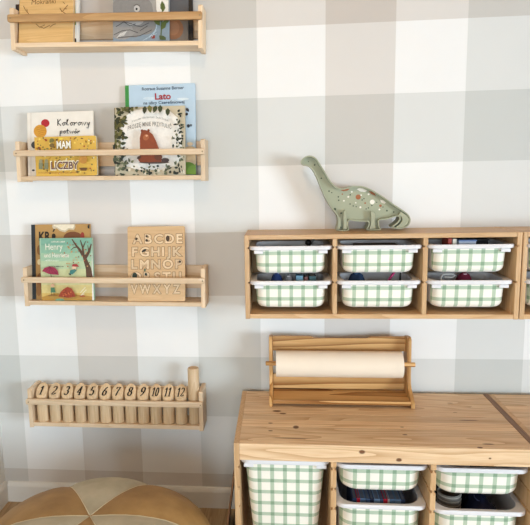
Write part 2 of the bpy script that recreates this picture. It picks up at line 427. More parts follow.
# ---- top shelf
PLY = wood('birch_ply_X', '#dfb980', '#d3aa6e', '#bd8f50', 'X', 12, .8)
b = Book('book', 'pale wooden-covered book with engraved drawing on the top shelf', 'book', (18.5, 73, -14, 43), -.088, z_on(.15, 1)+.0005, .2, .016, BG, hgt=.215)
b.body('#d9b27a', '#e6ddc8', '#b98d52', mat=PLY)
b.text('Mokranki', 31.5, 56, 4.6, '#6e4a26', .0, .12, 5)
for pts in ([(23.5, 6), (25.5, 10), (29, 14)], [(27, 9), (27.5, 13)], [(60, 9), (63, 12), (66, 14)], [(63, 11), (68, 5)], [(64, 9), (67, 9)], [(62, 12), (60, 8)],
            [(36, 24), (40, 27.5), (45, 25)], [(40, 27), (44, 28.5), (50, 25.5)], [(50, 27.5), (53, 25), (56, 24)], [(65, 4), (63, 2)]):
    b.stroke(pts, .7, '#8f6436')
b.done()
b = Book('book', 'dark narrow slab at the left end of the top shelf', 'book', (14.8, 36, -8, 43), -.069, z_on(.08, 1)+.0005, .2, .012, BG, hgt=.155)  # dark slab filling the gap left of the wooden book
b.body('#2e2226', '#2a2224'); b.done()
b = Book('book', 'thin book with green and white edge behind the wooden book', 'book', (40, 78.5, -16, 43), -.069, z_on(.2, 1)+.0005, .2, .012, BG, hgt=.22)
b.body('#e9e7e2', '#f2efe8', '#d8d5cf')
b.poly([(71, 25), (76, 25), (75, -6), (71, -6)], '#5f8a35'); b.poly([(71, 16), (76, 16), (76, 14), (71, 14)], '#e9e7df'); b.poly([(74.6, 43), (76.4, 43), (76.2, 38.5), (74.4, 38.5)], '#20201f')
b.done()
b = Book('book', 'picture book with grey elephant on blue water, top shelf', 'book', (113, 169, -16, 42.2), -.088, z_on(.48, 1)+.0005, .19, .012, BG, hgt=.225)
b.body('#9aa8b0', '#efece4', '#8c9aa2')
b.poly([(113, -5), (169, -5), (169, 18), (113, 18)], '#a9a6a2'); b.poly([(113, 22), (169, 18), (169, 43), (113, 43)], '#8798a6')
b.ell(131, 14, 23, 24, '#8f8d8b'); b.ell(122, 28, 14, 12, '#9b9997'); b.ell(144, 26, 12, 9, '#8a8886'); b.ell(134, 20, 10, 6, '#b3b1af')
for pts in ([(114, 35), (122, 31), (130, 30), (138, 33)], [(116, 27), (124, 22), (132, 24)], [(133, 25), (141, 27), (149, 23)], [(118, 38), (128, 37), (140, 36), (152, 30)], [(124, 22), (130, 26), (136, 24)], [(140, 31), (148, 26)]):
    b.stroke(pts, .7, '#4c4a4b')
for i in range(5): b.stroke([(117+i*1.6, 38-i*.5), (121+i*1.5, 33.5-i*.6)], .6, '#e4e2de')
b.ell(137, 9, 3, 3.4, '#c9c7c4'); b.ell(136.8, 9.3, 1, 1.2, '#1d1c1c'); b.stroke([(134, 6), (137, 4.5), (140, 6.5)], .5, '#4c4a4b')
b.poly([(156, -4), (168.5, -4), (168.5, 23), (160, 20), (156.5, 10)], '#ece9e2')
for (u, v, a) in ((163.5, 12, -1.7), (161, 22, -2.6), (160, 26, -2.2), (162, 30, -1.2), (166, 24, -1)): b.leaf(u, v, 11, 5, a, '#5d6a3a')
b.stroke([(163, 4), (162, 20), (161, 40)], 1, '#55632f'); b.leaf(152, 39, 5, 4.5, -1.0, '#8c3b32'); b.leaf(166, 42, 9, 6, -2.4, '#4b5b3a')
for k in range(4): b.stroke([(143+k*3, 41-k), (150+k*2, 37-k*2), (157, 34-k*3)], .5, '#b7cbd8')
b.done()
b = Book('book', 'dark slate book with brown circle beside the elephant book', 'book', (150, 188.5, -16, 41.2), -.066, z_on(.6, 1)+.0005, .19, .012, BG, hgt=.215)
b.body('#5d5f63', '#3a3836', '#43464b')
b.poly([(150, 15), (188, 15), (188, 43), (150, 43)], '#6f6862'); b.ell(174, 29, 9.5, 10.5, '#8a6045'); b.ell(173, 28, 6.5, 7.5, '#976c50')
b.done()
b = Book('book', 'thin black notebook against the right end of the top shelf', 'book', (188, 193, -10, 40.8), -.05, z_on(.68, 1)+.0005, .12, .008, BG, hgt=.2)
b.body('#1c1b1c', '#2a2826'); b.done()
# ---- second shelf
b = Book('book', 'white picture book titled Kolorowy potwór on the second shelf', 'book', (28.2, 93.8, 111.7, 176), -.064, z_on(.2, 2)+.0005, .12, .012, BG)
b.body('#ece6dc', '#f1ede4', '#e6ded2')
b.stroke([(31, 112), (31, 176)], .5, '#cfc6b8')
b.ell(45.3, 123.2, 4.3, 4, '#b3262e'); b.ell(40.3, 131.3, 6.6, 6.6, '#d69a35')
for k in range(5): b.stroke([(35+k*1.4, 128.5+k*1.6), (40+k*1.2, 127+k*1.8), (46, 127.6+k*1.5)], .4, '#b87722')
b.ell(34.6, 145, 3.2, 3.6, '#4a4b4e'); b.ell(33.5, 170.3, 1.5, 1, '#3a3a3a')
SCRIPT = {'K': [[(.1, 1), (.12, 0)], [(.55, 1), (.12, .5), (.6, 0)]], 'o': [[(.3, .5), (.05, .3), (.2, 0), (.45, .2), (.3, .5), (.6, .42)]], 'l': [[(.05, .2), (.35, 1), (.15, .9), (.15, .1), (.4, .1)]],
          'r': [[(.05, 0), (.12, .5), (.15, .3), (.45, .5)]], 'w': [[(.02, .5), (.12, 0), (.3, .4), (.42, 0), (.65, .5)]], 'y': [[(.05, .5), (.2, .05), (.45, .5)], [(.45, .5), (.2, -.45), (.0, -.35)]],
          'p': [[(.1, .5), (.05, -.5)], [(.1, .4), (.4, .5), (.42, .1), (.08, .05)]], 't': [[(.2, .9), (.15, .05), (.4, .05)], [(0, .55), (.45, .6)]], 'ó': [[(.3, .5), (.05, .3), (.2, 0), (.45, .2), (.3, .5)], [(.3, .7), (.42, .9)]]}
def script(b, word, u, v, adv, hh, slope=0.):
    for ch in word:
        for st in SCRIPT[ch]:
            b.stroke([(u+x*adv*1.05, v-y*hh) for x, y in st], .85, '#1d1b1b', 'lettering')
        u += adv*(.8 if ch in 'Kw' else .62); v += slope
script(b, 'Kolorowy', 57.2, 125.8, 6.3, 6.6, -.05); script(b, 'potwór', 60, 133.6, 5.4, 5.2)
b.done()
b = Book('book', 'small yellow board book titled Mam Liczby on the second shelf', 'book', (36.2, 97.3, 136.3, 175.6), -.088, z_on(.2, 2)+.0005, .05, .016, BG)
b.body('#dfb54e', '#e9dcc0', '#d9ab45', r=.008, hard=False)
random.seed(3)
for k in range(150):
    u = random.uniform(37.5, 96); v = random.uniform(137.5, 174.5)
    if 56 < u < 74 and 139 < v < 151 or 51 < u < 82 and 161 < v < 171: continue
    c = random.choice(['#6b4a24', '#8b6a2c', '#a83f2a', '#f2e3b2', '#4f4a3a', '#c98a2a', '#7d7a45', '#f4d96c'])
    if k % 3: b.ell(u, v, random.uniform(.4, 1.2), random.uniform(.4, 1.1), c, n=6)
    else: b.leaf(u, v, random.uniform(1.5, 3.2), 1.3, random.uniform(0, 6), c)
b.text('MAM', 58, 72.5, 149.2, '#6b4a24', .05, 0, 8.0); b.text('MAM', 58.3, 72.2, 148.9, '#fbf6e6', .025, 0, 7.4)
b.text('LICZBY', 52.0, 81, 170.0, '#f1e6c4', .07, 0, 8.2); b.text('LICZBY', 52.8, 80.2, 169.5, '#6a4a48', .025, 0, 7.2)
b.marks(40, 80, 173.6, 1.4, '#b0702a')
for (u, v) in ((43, 165), (48.5, 165)):
    b.poly([(u-2, v+4.5), (u+2, v+4.5), (u+2, v-2), (u-2, v-2)], '#7d7f62'); b.ell(u, v-3.4, 1.8, 2, '#8f8a6a')
b.ell(85, 160, 4, 4.2, '#b98338'); b.poly([(81, 168), (89.5, 168), (88, 171), (82.5, 171)], '#6b4a24'); b.ell(54, 138+3, 2.3, 2.2, '#6e6a35'); b.ell(54, 146, 2.4, 2.2, '#7a6232'); b.ell(63, 139.3, 2, .8, '#f1d84e')
b.done()
b = Book('book', 'light blue book titled Lato with green spine, second shelf', 'book', (126.8, 196.2, 84.2, 175), -.052, z_on(.6, 2)+.0005, .1, .012, BG)
b.body('#b9d0e2', '#efece4', '#3f8f45', r=.004, spine_w=.014)
b.poly([(131, 150), (196, 150), (196, 175), (131, 175)], '#7f9a4c'); b.ell(190, 156, 10, 10, '#d9c6a4'); b.ell(188, 168, 8, 6, '#6f9a3a'); b.ell(194, 171, 7, 6, '#7fae45')
b.ell(183, 99, 6, 1.3, '#dbe7ee'); b.ell(150, 98.6, 7, 1.5, '#cfe0ec')
b.text('Rotraut Susanne Berner', 142, 184, 90.6, '#33445a', .012, 0, 3.2)
b.text('Lato', 155, 171, 99.6, '#a62a34', .03, 0, 6.2); b.text('na ulicy Czereśniowej', 143.5, 184.5, 104.6, '#33445a', .012, 0, 3.0)
b.leaf(186, 108, 5, 3, .9, '#32333b'); b.leaf(188, 113, 4, 3, 2.4, '#32333b'); b.ell(188.5, 126, 1.5, 1.8, '#32333b'); b.leaf(190.5, 124, 3, 3, 1.3, '#5b6a78'); b.ell(190, 144, 3, 2, '#e9dcc0')
b.done()
b = Book('book', 'square picture book with brown bear in a leafy wreath, second shelf', 'book', (115, 185.5, 106.6, 175.4), -.086, z_on(.6, 2)+.0005, .13, .010, BG)
b.body('#c9bda2', '#f0ece2', '#3b3a26')
b.poly([(124, 118), (132, 111), (143, 109), (158, 108.5), (170, 111), (178, 118), (181, 130), (182, 147), (180, 160), (175, 166), (160, 170), (138, 170), (126, 166), (122, 158), (120, 143), (121, 127)], '#f3efe8')
random.seed(5)
LC = ['#4d4a22', '#5f5a2b', '#33361f', '#6d6a3a', '#3d4426']; LD = ['#232a22', '#2f3a2c', '#4a5440', '#6f7355', '#ddd6c4']
for k in range(60): b.leaf(random.uniform(113, 122+4*(k % 2)), random.uniform(107, 150), random.uniform(4, 7), random.uniform(2.5, 4), random.uniform(0, 6.3), random.choice(LC))
for k in range(12): b.leaf(random.uniform(122, 136), random.uniform(106, 111), random.uniform(4, 7), 3, random.uniform(0, 6.3), random.choice(LC))
for k in range(70): b.leaf(random.uniform(116, 187), random.uniform(167, 176) if k % 3 else random.uniform(163, 172), random.uniform(2.5, 5), random.uniform(1.6, 2.8), random.uniform(0, 6.3), random.choice(LD))
for k in range(60): b.leaf(random.uniform(178, 186) - (6 if k % 5 == 0 else 0), random.uniform(112, 172), random.uniform(2.2, 4.6), random.uniform(1.4, 2.4), random.uniform(0, 6.3), random.choice(LD))
for k in range(36): b.leaf(random.uniform(115, 127), random.uniform(146, 172), random.uniform(3, 6), random.uniform(1.8, 3), random.uniform(0, 6.3), random.choice(LD[:4]))
for u, v in ((147, 108), (151, 107), (158, 107.5), (169.5, 110), (162, 107)): b.leaf(u, v, 8, 4.5, 1.6+random.uniform(-.5, .5), random.choice(LC))
b.text('Przemysław Wechterowicz   Emilia Dziubak', 134, 170, 124.6, '#77756f', 0, 0, 2.0, arc=.0155)
b.text('PROSZĘ MNIE PRZYTULIĆ', 130, 173, 132.2, '#777570', .012, 0, 4.2, arc=.014, space=1.15)
b.ell(156, 163.6, 15, 1.4, '#4b3a33')
b.poly([(143.2, 133), (146, 131.5), (150, 132.5), (154.5, 136), (158, 143), (161, 151), (164, 158), (163, 162.5), (150, 163.6), (142.5, 161.5), (142, 152), (141.8, 140)], '#8a4326')
b.poly([(143, 155), (152, 150), (163, 157), (163, 163), (142, 163.5), (139.5, 160)], '#7b391f')
b.ell(144, 132.6, 1.3, 1.5, '#7b391f'); b.ell(150.4, 132.4, 1.2, 1.6, '#7b391f'); b.ell(148, 139, 2.8, 3.2, '#a55f3a', rot=.5); b.ell(148.6, 137.4, 1.1, 1.0, '#d9a787')
b.ell(160, 158.5, 4, 3, '#5d3323'); b.ell(167, 161.5, 4, 2.2, '#3c3032'); b.leaf(139, 160, 5, 3, -.5, '#3f2a22')
b.done()
# ---- third shelf
b = Book('book', 'kraft-brown book with black spine behind the autumn book', 'book', (32.6, 90.8, 224.3, 301), -.066, z_on(.2, 3)+.0005, .12, .012, BG)
b.body('#b88f55', '#efe6d2', '#2c3136', spine_w=.0155)
b.text('KRÓ', 39, 57.5, 240.5, '#2a2119', .04, 0, 8.6)
b.poly([(52.5, 222), (52.2, 227), (54, 229), (57, 228.4), (60, 231), (65, 232.4), (69, 229.5), (74, 230), (75.5, 227), (75, 222)], '#cfc0a2'); b.poly([(53.8, 222), (53.6, 226), (57, 227), (61, 229.6), (65, 230.6), (68.5, 228), (73, 228.4), (74.2, 226), (74, 222)], '#efe4cc')
b.ell(73, 237.5, 9.5, 6, '#7c4a2a'); b.ell(82.5, 236, 2, 4, '#a03a2e'); b.ell(89.2, 226.5, 1.6, 2.2, '#26211d')
b.ell(39.5, 250, 2.4, 5, '#8a5d31'); b.ell(40, 281, 3, 8, '#8a5a35'); b.ell(39.5, 262, 2, 3, '#e6d2a5'); b.ell(39, 290, 2.5, 6, '#a0703f')
b.done()
b = Book('book', 'green autumn picture book with bare tree and red umbrella, third shelf', 'book', (42, 94.2, 238, 300.7), -.088, z_on(.2, 3)+.0005, .06, .011, BG)
b.body('#a3c4a6', '#f0ede6', '#8fb598', hard=True)
for k, c in enumerate(['#7fb09a', '#8fbaa0', '#a3c4a6', '#b9cca6', '#cbd0a0', '#d8d09a', '#dcca88', '#d6b768']):
    b.poly([(41, 237+k*8), (92.5, 237+k*8), (92.5, 245.5+k*8), (41, 245.5+k*8)], c)
b.poly([(41, 297), (55, 293), (75, 294.5), (93, 296.5), (93, 302), (41, 302)], '#b58a3f'); b.ell(60, 300, 4.5, 1.6, '#6f9a7c')
b.poly([(92.4, 239), (94.2, 239), (94.2, 301), (92.4, 301)], '#eceae4')
for pts, wd in (([(90, 279), (88.5, 268), (85.5, 260), (83.5, 254)], 4.4), ([(83.6, 256), (80, 250), (76, 245), (72, 239)], 2.0), ([(83.6, 256), (83, 248), (80.5, 240)], 1.7), ([(84.5, 259), (89, 252), (91.5, 244)], 2.4), ([(77, 247), (74, 247.5), (71, 250)], .8), ([(89, 252), (88, 245)], .9), ([(86, 266), (90, 262)], 1.2), ([(83, 248), (86, 241)], .9)):
    b.stroke(pts, wd*1.7, '#5b4030', taper=True)
random.seed(11)
for k in range(34): b.leaf(random.choice([random.uniform(66, 91), random.uniform(50, 88)]), random.uniform(242, 266), 1.6, 1.3, random.uniform(0, 6), random.choice(['#c98a52', '#d2a06a', '#b9683a', '#8a4b34']))
b.marks(52, 66, 242.3, 1.6, '#f2efe2')
b.text('Henry', 46.5, 63.5, 249.6, '#f2efe2', .0, 0, 6.2); b.text('und Henriette', 45.3, 70, 257.2, '#f2efe2', .012, 0, 4.2); b.marks(46, 59, 261, 1.7, '#e4ead8'); b.marks(50, 65, 266.8, 1.3, '#3f4a42')
b.poly([(43.2, 271), (46, 267.5), (51, 266), (56, 267.2), (59, 270.5), (60, 274.6), (55, 274.2), (50, 273.6), (46, 271.6)], '#9c2f4d')
for k in range(4): b.stroke([(51, 266.2), (46.5+k*4, 272+k*.7)], .4, '#6f1d36')
b.stroke([(52, 273), (54, 283)], .6, '#5b4030'); b.ell(54, 285, 1.9, 1.8, '#e0b08c'); b.poly([(52.3, 287), (55.8, 287), (57, 292), (52, 292)], '#4d7a5c'); b.stroke([(53, 292), (53, 295)], .5, '#7a3b30'); b.stroke([(55.4, 292), (55.6, 295)], .5, '#7a3b30'); b.ell(54, 295.2, 5, .5, '#8a6a35')
b.ell(75.6, 267.6, 2.2, 2, '#e3c2a3'); b.poly([(73, 266), (74, 263.8), (78, 263.5), (80.5, 266.5)], '#a33236'); b.poly([(71.5, 270), (76, 268.6), (78, 270), (74, 274), (71, 273.2)], '#3f7d78'); b.stroke([(70, 273.5), (72.5, 274.2)], 1.2, '#2b2b2e')
b.poly([(60, 296), (62, 291.5), (65, 288.5), (69, 286.3), (73, 288), (75.5, 292), (77, 296), (70, 297.3)], '#9b3f26')
for k in range(26): b.leaf(random.uniform(61.5, 74.5), random.uniform(289.5, 296), 1.8, 1.3, random.uniform(0, 6), random.choice(['#c05a34', '#b24a2a', '#d07a48', '#7f2f20']))
for pts in ([(82, 292), (87, 286.5)], [(83, 294), (88, 289)], [(82, 295), (86, 293)]): b.stroke(pts, .6, '#efe6cf')
b.ell(84, 295.4, 3, .8, '#a34a30')
b.done()
b = Book('alphabet_board', 'wooden alphabet board with carved capital letters on the third shelf', 'toy', (128, 185.2, 226.3, 301.2), -.087, z_on(.56, 3)+.0005, .14, .008)
ABW = wood('alphabet_board_wood', '#cfae84', '#c5a176', '#b38d60', 'X', 12, .5)
b.body('', mat=ABW, hard=False, r=.006)
grey = plain('#8a6640', .7, .06); LTR = wood('letter_wood', '#e2caa8', '#d9bd96', '#c6a67c', 'X', 14, .4)
rows = (('ABCDE', 132, 183, 243.4), ('FGHIJK', 131.6, 183.4, 256.2), ('LMNOP', 131, 182.6, 268.6), ('QRSTU', 130.6, 182, 281.2), ('VWXYZ', 130.4, 181, 293.4))
gro = MB()
for txt, u0, u1, vb in rows:
    geo = [(text_geo(c, .07), text_geo(c, .03)) for c in txt]
    wid = [max(v[0] for v in g[0][0])-min(v[0] for v in g[0][0]) for g in geo]
    gap = .09; tot = sum(wid)+gap*(len(txt)-1)
    A = b.loc(u0, vb); Bq = b.loc(u1, vb); k = (Bq[0]-A[0])/tot; kz = .0375/.78
    cur = A[0]
    for (g0, g1), wdt in zip(geo, wid):
        x0 = min(v[0] for v in g0[0])
        gro.add([(cur+(v[0]-x0)*k, -.0005, A[1]+v[1]*kz) for v in g0[0]], g0[1], grey)
        vs = [(cur+(v[0]-x0)*k, A[1]+v[1]*kz) for v in g1[0]]
        n_ = len(vs); me = MB(); me.add([(p[0], -.0016, p[1]) for p in vs], g1[1], LTR)
        bm = bmesh.new(); me_ = bpy.data.meshes.new('letter'); me_.from_pydata(me.v, [], me.f); bm.from_mesh(me_)
        bmesh.ops.remove_doubles(bm, verts=bm.verts, dist=1e-6)
        r_ = bmesh.ops.extrude_face_region(bm, geom=bm.faces[:]); bmesh.ops.translate(bm, verts=[q for q in r_['geom'] if isinstance(q, bmesh.types.BMVert)], vec=(0, .0009, 0))
        bmesh.ops.recalc_face_normals(bm, faces=bm.faces); bm.to_mesh(me_); bm.free(); me_.materials.append(LTR)
        link('letter', me_, b.root)
        cur += (wdt+gap)*k
gro.build('letter_grooves', None, b.root)['kind'] = 'stuff'
b.k = 12
for u, v, ru, rv, c in ((136.3, 238.9, 1.1, 1.5, '#3a2c20'), (146.8, 236.2, 1.2, 1.2, '#4a3524'), (146.8, 240.4, 1.3, 1.4, '#4a3524'), (167.8, 238.4, 1.9, 2.9, '#4a3524'), (180, 261.6, 1.2, 1.3, '#4a3524'), (134.9, 275.7, 2.5, 3.2, '#24352a'), (146, 274.2, 1.3, 1.3, '#2d3a30'), (144.2, 250.6, 2.6, 1.1, '#2a251f'), (145, 270, .9, 1.6, '#51654a')):
    b.ell(u, v, ru, rv, c, 'counter_holes', rot=-.5 if ru > 2.5 and rv < 1.3 else 0)
b.done()
# ---- lowest shelf: numbered pins
PIN = wood('pin_birch_Z', '#ddc3a0', '#d0b18a', '#b08c62', 'Z', 12, .6, tone=.07)
INK = plain('#15130f', .5, .1)
def arcp(cx, cy, rx, ry, a0, a1, n=12): return [(cx+rx*math.cos(math.radians(a0+(a1-a0)*i/n)), cy+ry*math.sin(math.radians(a0+(a1-a0)*i/n))) for i in range(n+1)]
DIG = {'1': [[(.05, .78), (.3, .98)], [(.3, 1), (.3, 0)], [(.1, .02), (.5, .02)]],
       '2': [arcp(.3, .72, .25, .27, 160, -35)+[(.35, .4), (.08, .08)], [(.06, .06), (.3, .04), (.56, .1)], [(.56, .1), (.58, .22)]],
       '3': [arcp(.28, .75, .22, .24, 150, -80), arcp(.28, .27, .27, .26, 85, -155)],
       '4': [[(.42, 1), (.02, .3)], [(.0, .3), (.6, .3)], [(.42, 1), (.42, 0)], [(.28, .02), (.58, .02)]],
       '5': [[(.15, .97), (.55, .97)], [(.15, .97), (.1, .55)], arcp(.28, .3, .26, .3, 120, -150)],
       '6': [[(.52, .97), (.3, .8), (.12, .5), (.06, .3)], arcp(.3, .28, .25, .28, 180, -180, 16)],
       '7': [[(.05, .8), (.08, .96)], [(.06, .96), (.56, .96)], [(.56, .96), (.34, .5), (.22, 0)]],
       '8': [arcp(.3, .75, .21, .23, 90, 450, 16), arcp(.3, .27, .26, .27, 90, 450, 16)],
       '9': [arcp(.3, .72, .25, .28, 0, 360, 16), [(.54, .7), (.48, .4), (.3, .15), (.1, .03)]],
       '0': [arcp(.3, .5, .24, .48, 90, 450, 20)]}
def digits(num, w_, h_):
    """broad-nib italic figures as flat geometry, centred, in (x,y)"""
    vs = []; fs = []; tot = .68*len(num); nib = .125
    for k, ch in enumerate(num):
        for st in DIG[ch]:
            P = [(x+.68*k+.04-tot/2+.22*(y-.5), y-.5) for x, y in st]
            for a, b_ in zip(P[:-1], P[1:]):
                n0 = len(vs); th = .022
                vs += [(a[0]-nib, a[1]-th), (a[0]+nib, a[1]+th), (b_[0]+nib, b_[1]+th), (b_[0]-nib, b_[1]-th)]; fs.append((n0, n0+1, n0+2, n0+3))
                n0 = len(vs)
                vs += [(a[0]-nib*.5, a[1]+.035), (a[0]+nib*.5, a[1]-.035), (b_[0]+nib*.5, b_[1]-.035), (b_[0]-nib*.5, b_[1]+.035)]; fs.append((n0, n0+1, n0+2, n0+3))
    return [(x*w_, y*h_) for x, y in vs], fs
words = ['one', 'two', 'three', 'four', 'five', 'six', 'seven', 'eight', 'nine', 'ten', 'eleven', 'twelve']
zs4 = z_on(.3, 4)+.0005
random.seed(2)
for i in range(12):
    u = 43.2+(181.3-43.2)*i/11
    yb = -.072
    px_ = un(u, 408, yb)[0]; R_ = .0232; Ht = .150; cut = .050
    r = thing('numbered_pin', 'wooden skittle pin with slanted top marked %s' % words[i], 'skittle', (px_, yb, zs4), 'numbered wooden pins on the lowest shelf')
    n = 24; vs = []; fs = []
    for k in range(n):
        a = 2*PI*k/n; vs.append((R_*math.cos(a), R_*math.sin(a), 0))
    for k in range(n):
        a = 2*PI*k/n; x, y = R_*math.cos(a), R_*math.sin(a)
        vs.append((x, y, Ht-cut*.5+cut*.5*y/R_))
    fs = [tuple(range(n-1, -1, -1)), tuple(range(n, 2*n))]+[(k, (k+1) % n, n+(k+1) % n, n+k) for k in range(n)]
    MB().add(vs, fs).build('pin_body', PIN, r, bevel=.002, smooth='auto')
    num = str(i+1); dv, df = digits(num, .0265 if len(num) == 1 else .0205, .036)
    sl = math.atan2(cut/2, R_); cs, sn = math.cos(sl), math.sin(sl)
    MB().add([(x, y*cs-sn*.0006, Ht-cut/2+y*sn+cs*.0006) for x, y in dv], df).build('number', INK, r)
sx_ = un(194.1, 400, -.070)[0]
st = thing('throwing_stick', 'tall plain round throwing stick at the right end of the pins', 'stick', (sx_, -.070, zs4))
MB().lathe([(.0205, 0), (.0222, .003), (.0222, .222), (.0205, .225)], n=28).build('stick_body', PIN, st, smooth='auto')
MB().lathe([(.0012, 0), (.0195, .0001), (.0195, .0004), (.0012, .0005)], (0, 0, .225), 24).build('end_grain', wood('end_grain', '#d8b184', '#c49a68', '#a97c4a', 'Z', 30, .8), st)

# ================================================================== STORAGE UNITS
def bin_tree(name, label, wrim, drim, wb, h, loc, rim_z, group, taper=.006, fillet=.023, lip=.013, corner=.035, tabs=True, rimw=.016):
    """plastic tub: body, rim, tabs, gingham vinyl wrapped round its front; origin at the bottom centre"""
    r = thing(name, label, 'storage bin', loc, group)
    db = drim-.024; zt = h
    levels = [(z, ) for z in ()]
    sec = []
    nf = 5
    for i in range(nf+1):
        a = PI/2*i/nf; z = fillet*(1-math.cos(a)); ins = fillet*(1-math.sin(a)); sec.append((z, ins))
    sec.append((zt-.001, 0))
    def ring(z, ins, off=0):
        tp = taper*(1-z/zt); w_ = wb-2*(tp+ins)+2*off; d_ = db-2*(tp+ins)+2*off
        return rrect(w_, d_, max(.006, corner-ins*.5+off), 6)
    mb = MB(); vs = []; fs = []; N = len(ring(0, 0))
    for z, ins in sec: vs += [(x, y, z) for x, y in ring(z, ins)]
    inner = [(zt-.001, 0), (fillet+.003, 0), (.004, fillet*.8)]
    for z, ins in inner: vs += [(x, y, z) for x, y in ring(z, ins, -.003)]
    L = len(sec)+len(inner)
    for i in range(L-1):
        for k in range(N): fs.append((i*N+k, i*N+(k+1) % N, (i+1)*N+(k+1) % N, (i+1)*N+k))
    fs += [tuple(range(N-1, -1, -1)), tuple((L-1)*N+k for k in range(N))]
    mb.add(vs, fs).build('tub', WHITEP, r, smooth='auto')
    # rim: flat flange with a rounded front lip
    o = rrect(wrim, drim, .03, 8); q = rrect(wb-.008, db-.008, corner, 8); ol = rrect(wrim-.008, drim-.004, .028, 8)
    n = len(o); vs = []
    prof = [(q, zt-.004), (q, zt), (ol, zt+.0015), (o, zt-.001), (o, zt-lip+.002), (ol, zt-lip), (ol, zt-.004)]
    for ou, z in prof: vs += [(x, y, z) for x, y in ou]
    fs = []; M = len(prof)
    for i in range(M):
        for k in range(n): fs.append((i*n+k, i*n+(k+1) % n, ((i+1) % M)*n+(k+1) % n, ((i+1) % M)*n+k))
    rim = MB().add(vs, fs).build('rim', WHITEP, r, smooth='auto')
    if tabs:
        for sx in (-1, 1):
            MB().box(sx*(wb/2-.014)-.016, sx*(wb/2-.014)+.016, -drim/2+.0045, -db/2-.0015, zt-lip-.013, zt-lip-.0005).build('rim_tab', WHITEP, r, bevel=.003)
    # vinyl on the front, following the tub
    vs = []; fs = []
    idx = [k for k in range(N) if ring(zt/2, 0)[k][1] < -db/2+taper+corner*.72]
    idx.sort(key=lambda k: ring(zt/2, 0)[k][0])
    s2 = [(z, ins) for z, ins in sec[2:-1]]+[(zt-lip-.001, 0)]
    for z, ins in s2:
        rg = ring(z, ins, .0006); vs += [(rg[k][0], rg[k][1], z) for k in idx]
    n = len(idx)
    # subdivide not needed: the check pattern is procedural
    for i in range(len(s2)-1):
        for k in range(n-1): fs.append((i*n+k, i*n+k+1, (i+1)*n+k+1, (i+1)*n+k))
    MB().add(vs, fs).build('gingham_vinyl', GING, r, smooth=True)
    return r
WX, WZ, WW, WD, WH, PT = .8773, .8594, .933, .21, .30, .016
colw = (WW-4*PT)/3
RIMZ = (1.1175-WZ, .9935-WZ)                  # rim heights inside the unit
def notched(x0, x1, z0, z1, left, right, gz, gh=.007, gd=.005):
    """panel outline in X,Z with grooves for the rims"""
    pts = [(x0, z0), (x1, z0)]
    for z in sorted(gz):
        if right: pts += [(x1, z-gh/2), (x1-gd, z-gh/2), (x1-gd, z+gh/2), (x1, z+gh/2)]
    pts += [(x1, z1), (x0, z1)]
    for z in sorted(gz, reverse=True):
        if left: pts += [(x0, z+gh/2), (x0+gd, z+gh/2), (x0+gd, z-gh/2), (x0, z-gh/2)]
    return pts
def wall_unit(x0, label):
    r = thing('wall_storage_unit', label, 'shelf unit', (x0, 0, WZ), 'pine wall storage units')
    gz = [z-.004 for z in RIMZ]
    MB().prism(notched(0, PT, 0, WH, False, True, gz), -WD, -.001, 'Y').build('side_panel', UW['Z'], r, bevel=.0012, seg=1)
    MB().prism(notched(WW-PT, WW, 0, WH, True, False, gz), -WD, -.001, 'Y').build('side_panel', UW['Z'], r, bevel=.0012, seg=1)
    MB().box(PT, WW-PT, -WD+.002, -.001, WH-.0165, WH-.0005).build('top_board', UW['X'], r, bevel=.0015)
    MB().box(PT, WW-PT, -WD+.002, -.001, .001, .017).build('bottom_board', UW['X'], r, bevel=.0015)
    for k in (1, 2):
        xa = PT+k*colw+(k-1)*PT
        MB().prism(notched(xa, xa+PT, .017, WH-.0165, True, True, gz), -WD+.004, -.005, 'Y').build('divider', UW['Z'], r, bevel=.001, seg=1)
    MB().box(PT, WW-PT, -.005, -.002, .017, WH-.0165).build('back_panel', plain('#a98a66', .8, .05), r)
    return r
wall_unit(WX, 'pine wall storage unit under the dinosaur lamp'); wall_unit(WX+WW+.003, 'pine wall storage unit cut off at the right edge')
wall_bins = {}
pos = ('left', 'middle', 'right')
for k in range(3):
    for j, zr in enumerate(RIMZ):
        cxx = WX+PT+colw/2+k*(colw+PT)
        hb = .1
        lab = 'shallow white bin with green gingham front, %s row, %s column of the wall unit' % (('upper', 'lower')[j], pos[k])
        if k == j == 0: proto = wall_bins[0, 0] = bin_tree('storage_bin', lab, colw+.003, .19, .252, hb, (cxx, -.112, WZ+zr-hb), zr, 'shallow gingham bins in the wall units')
        else: wall_bins[k, j] = copy_tree(proto, (cxx, -.112, WZ+zr-hb), lab)
for j, zr in enumerate(RIMZ):
    cxx = WX+WW+.003+PT+colw/2
    copy_tree(proto, (cxx, -.112, WZ+zr-.1), 'shallow white bin at the right edge of the photo, %s row' % ('upper', 'lower')[j])

FX, FW, FD, FH, YO = .8484, .94, .44, .52, .030
KN = []
def tk(u, v, a, b_): 
    p = unz(u, v, FH); KN.append((p[0]-FX, p[1]+YO, FH, a, b_, .03))
for q in ((277, 411, .016, .008), (283, 413.5, .012, .006), (270.5, 423, .008, .004), (270.5, 430.5, .008, .004), (296, 427, .010, .012), (450, 403, .011, .003), (455, 412.5, .008, .002), (468, 420, .03, .003), (488, 444, .018, .004), (480, 447.5, .008, .005), (402, 427, .007, .003), (405, 434.5, .008, .004), (313, 447, .008, .003), (352, 403, .03, .0025), (290, 438, .06, .003), (508, 400.5, .010, .004), (516, 406, .01, .003), (525, 420, .012, .004)): tk(*q)
def fk(u, v, a, c):
    p = un(u, v, -FD-YO); KN.append((p[0]-FX, -FD, p[2], a, .02, c))
for q in ((362, 452, .010, .007), (399, 460, .009, .006), (490, 458.5, .004, .003), (252, 463, .003, .003)): fk(*q)
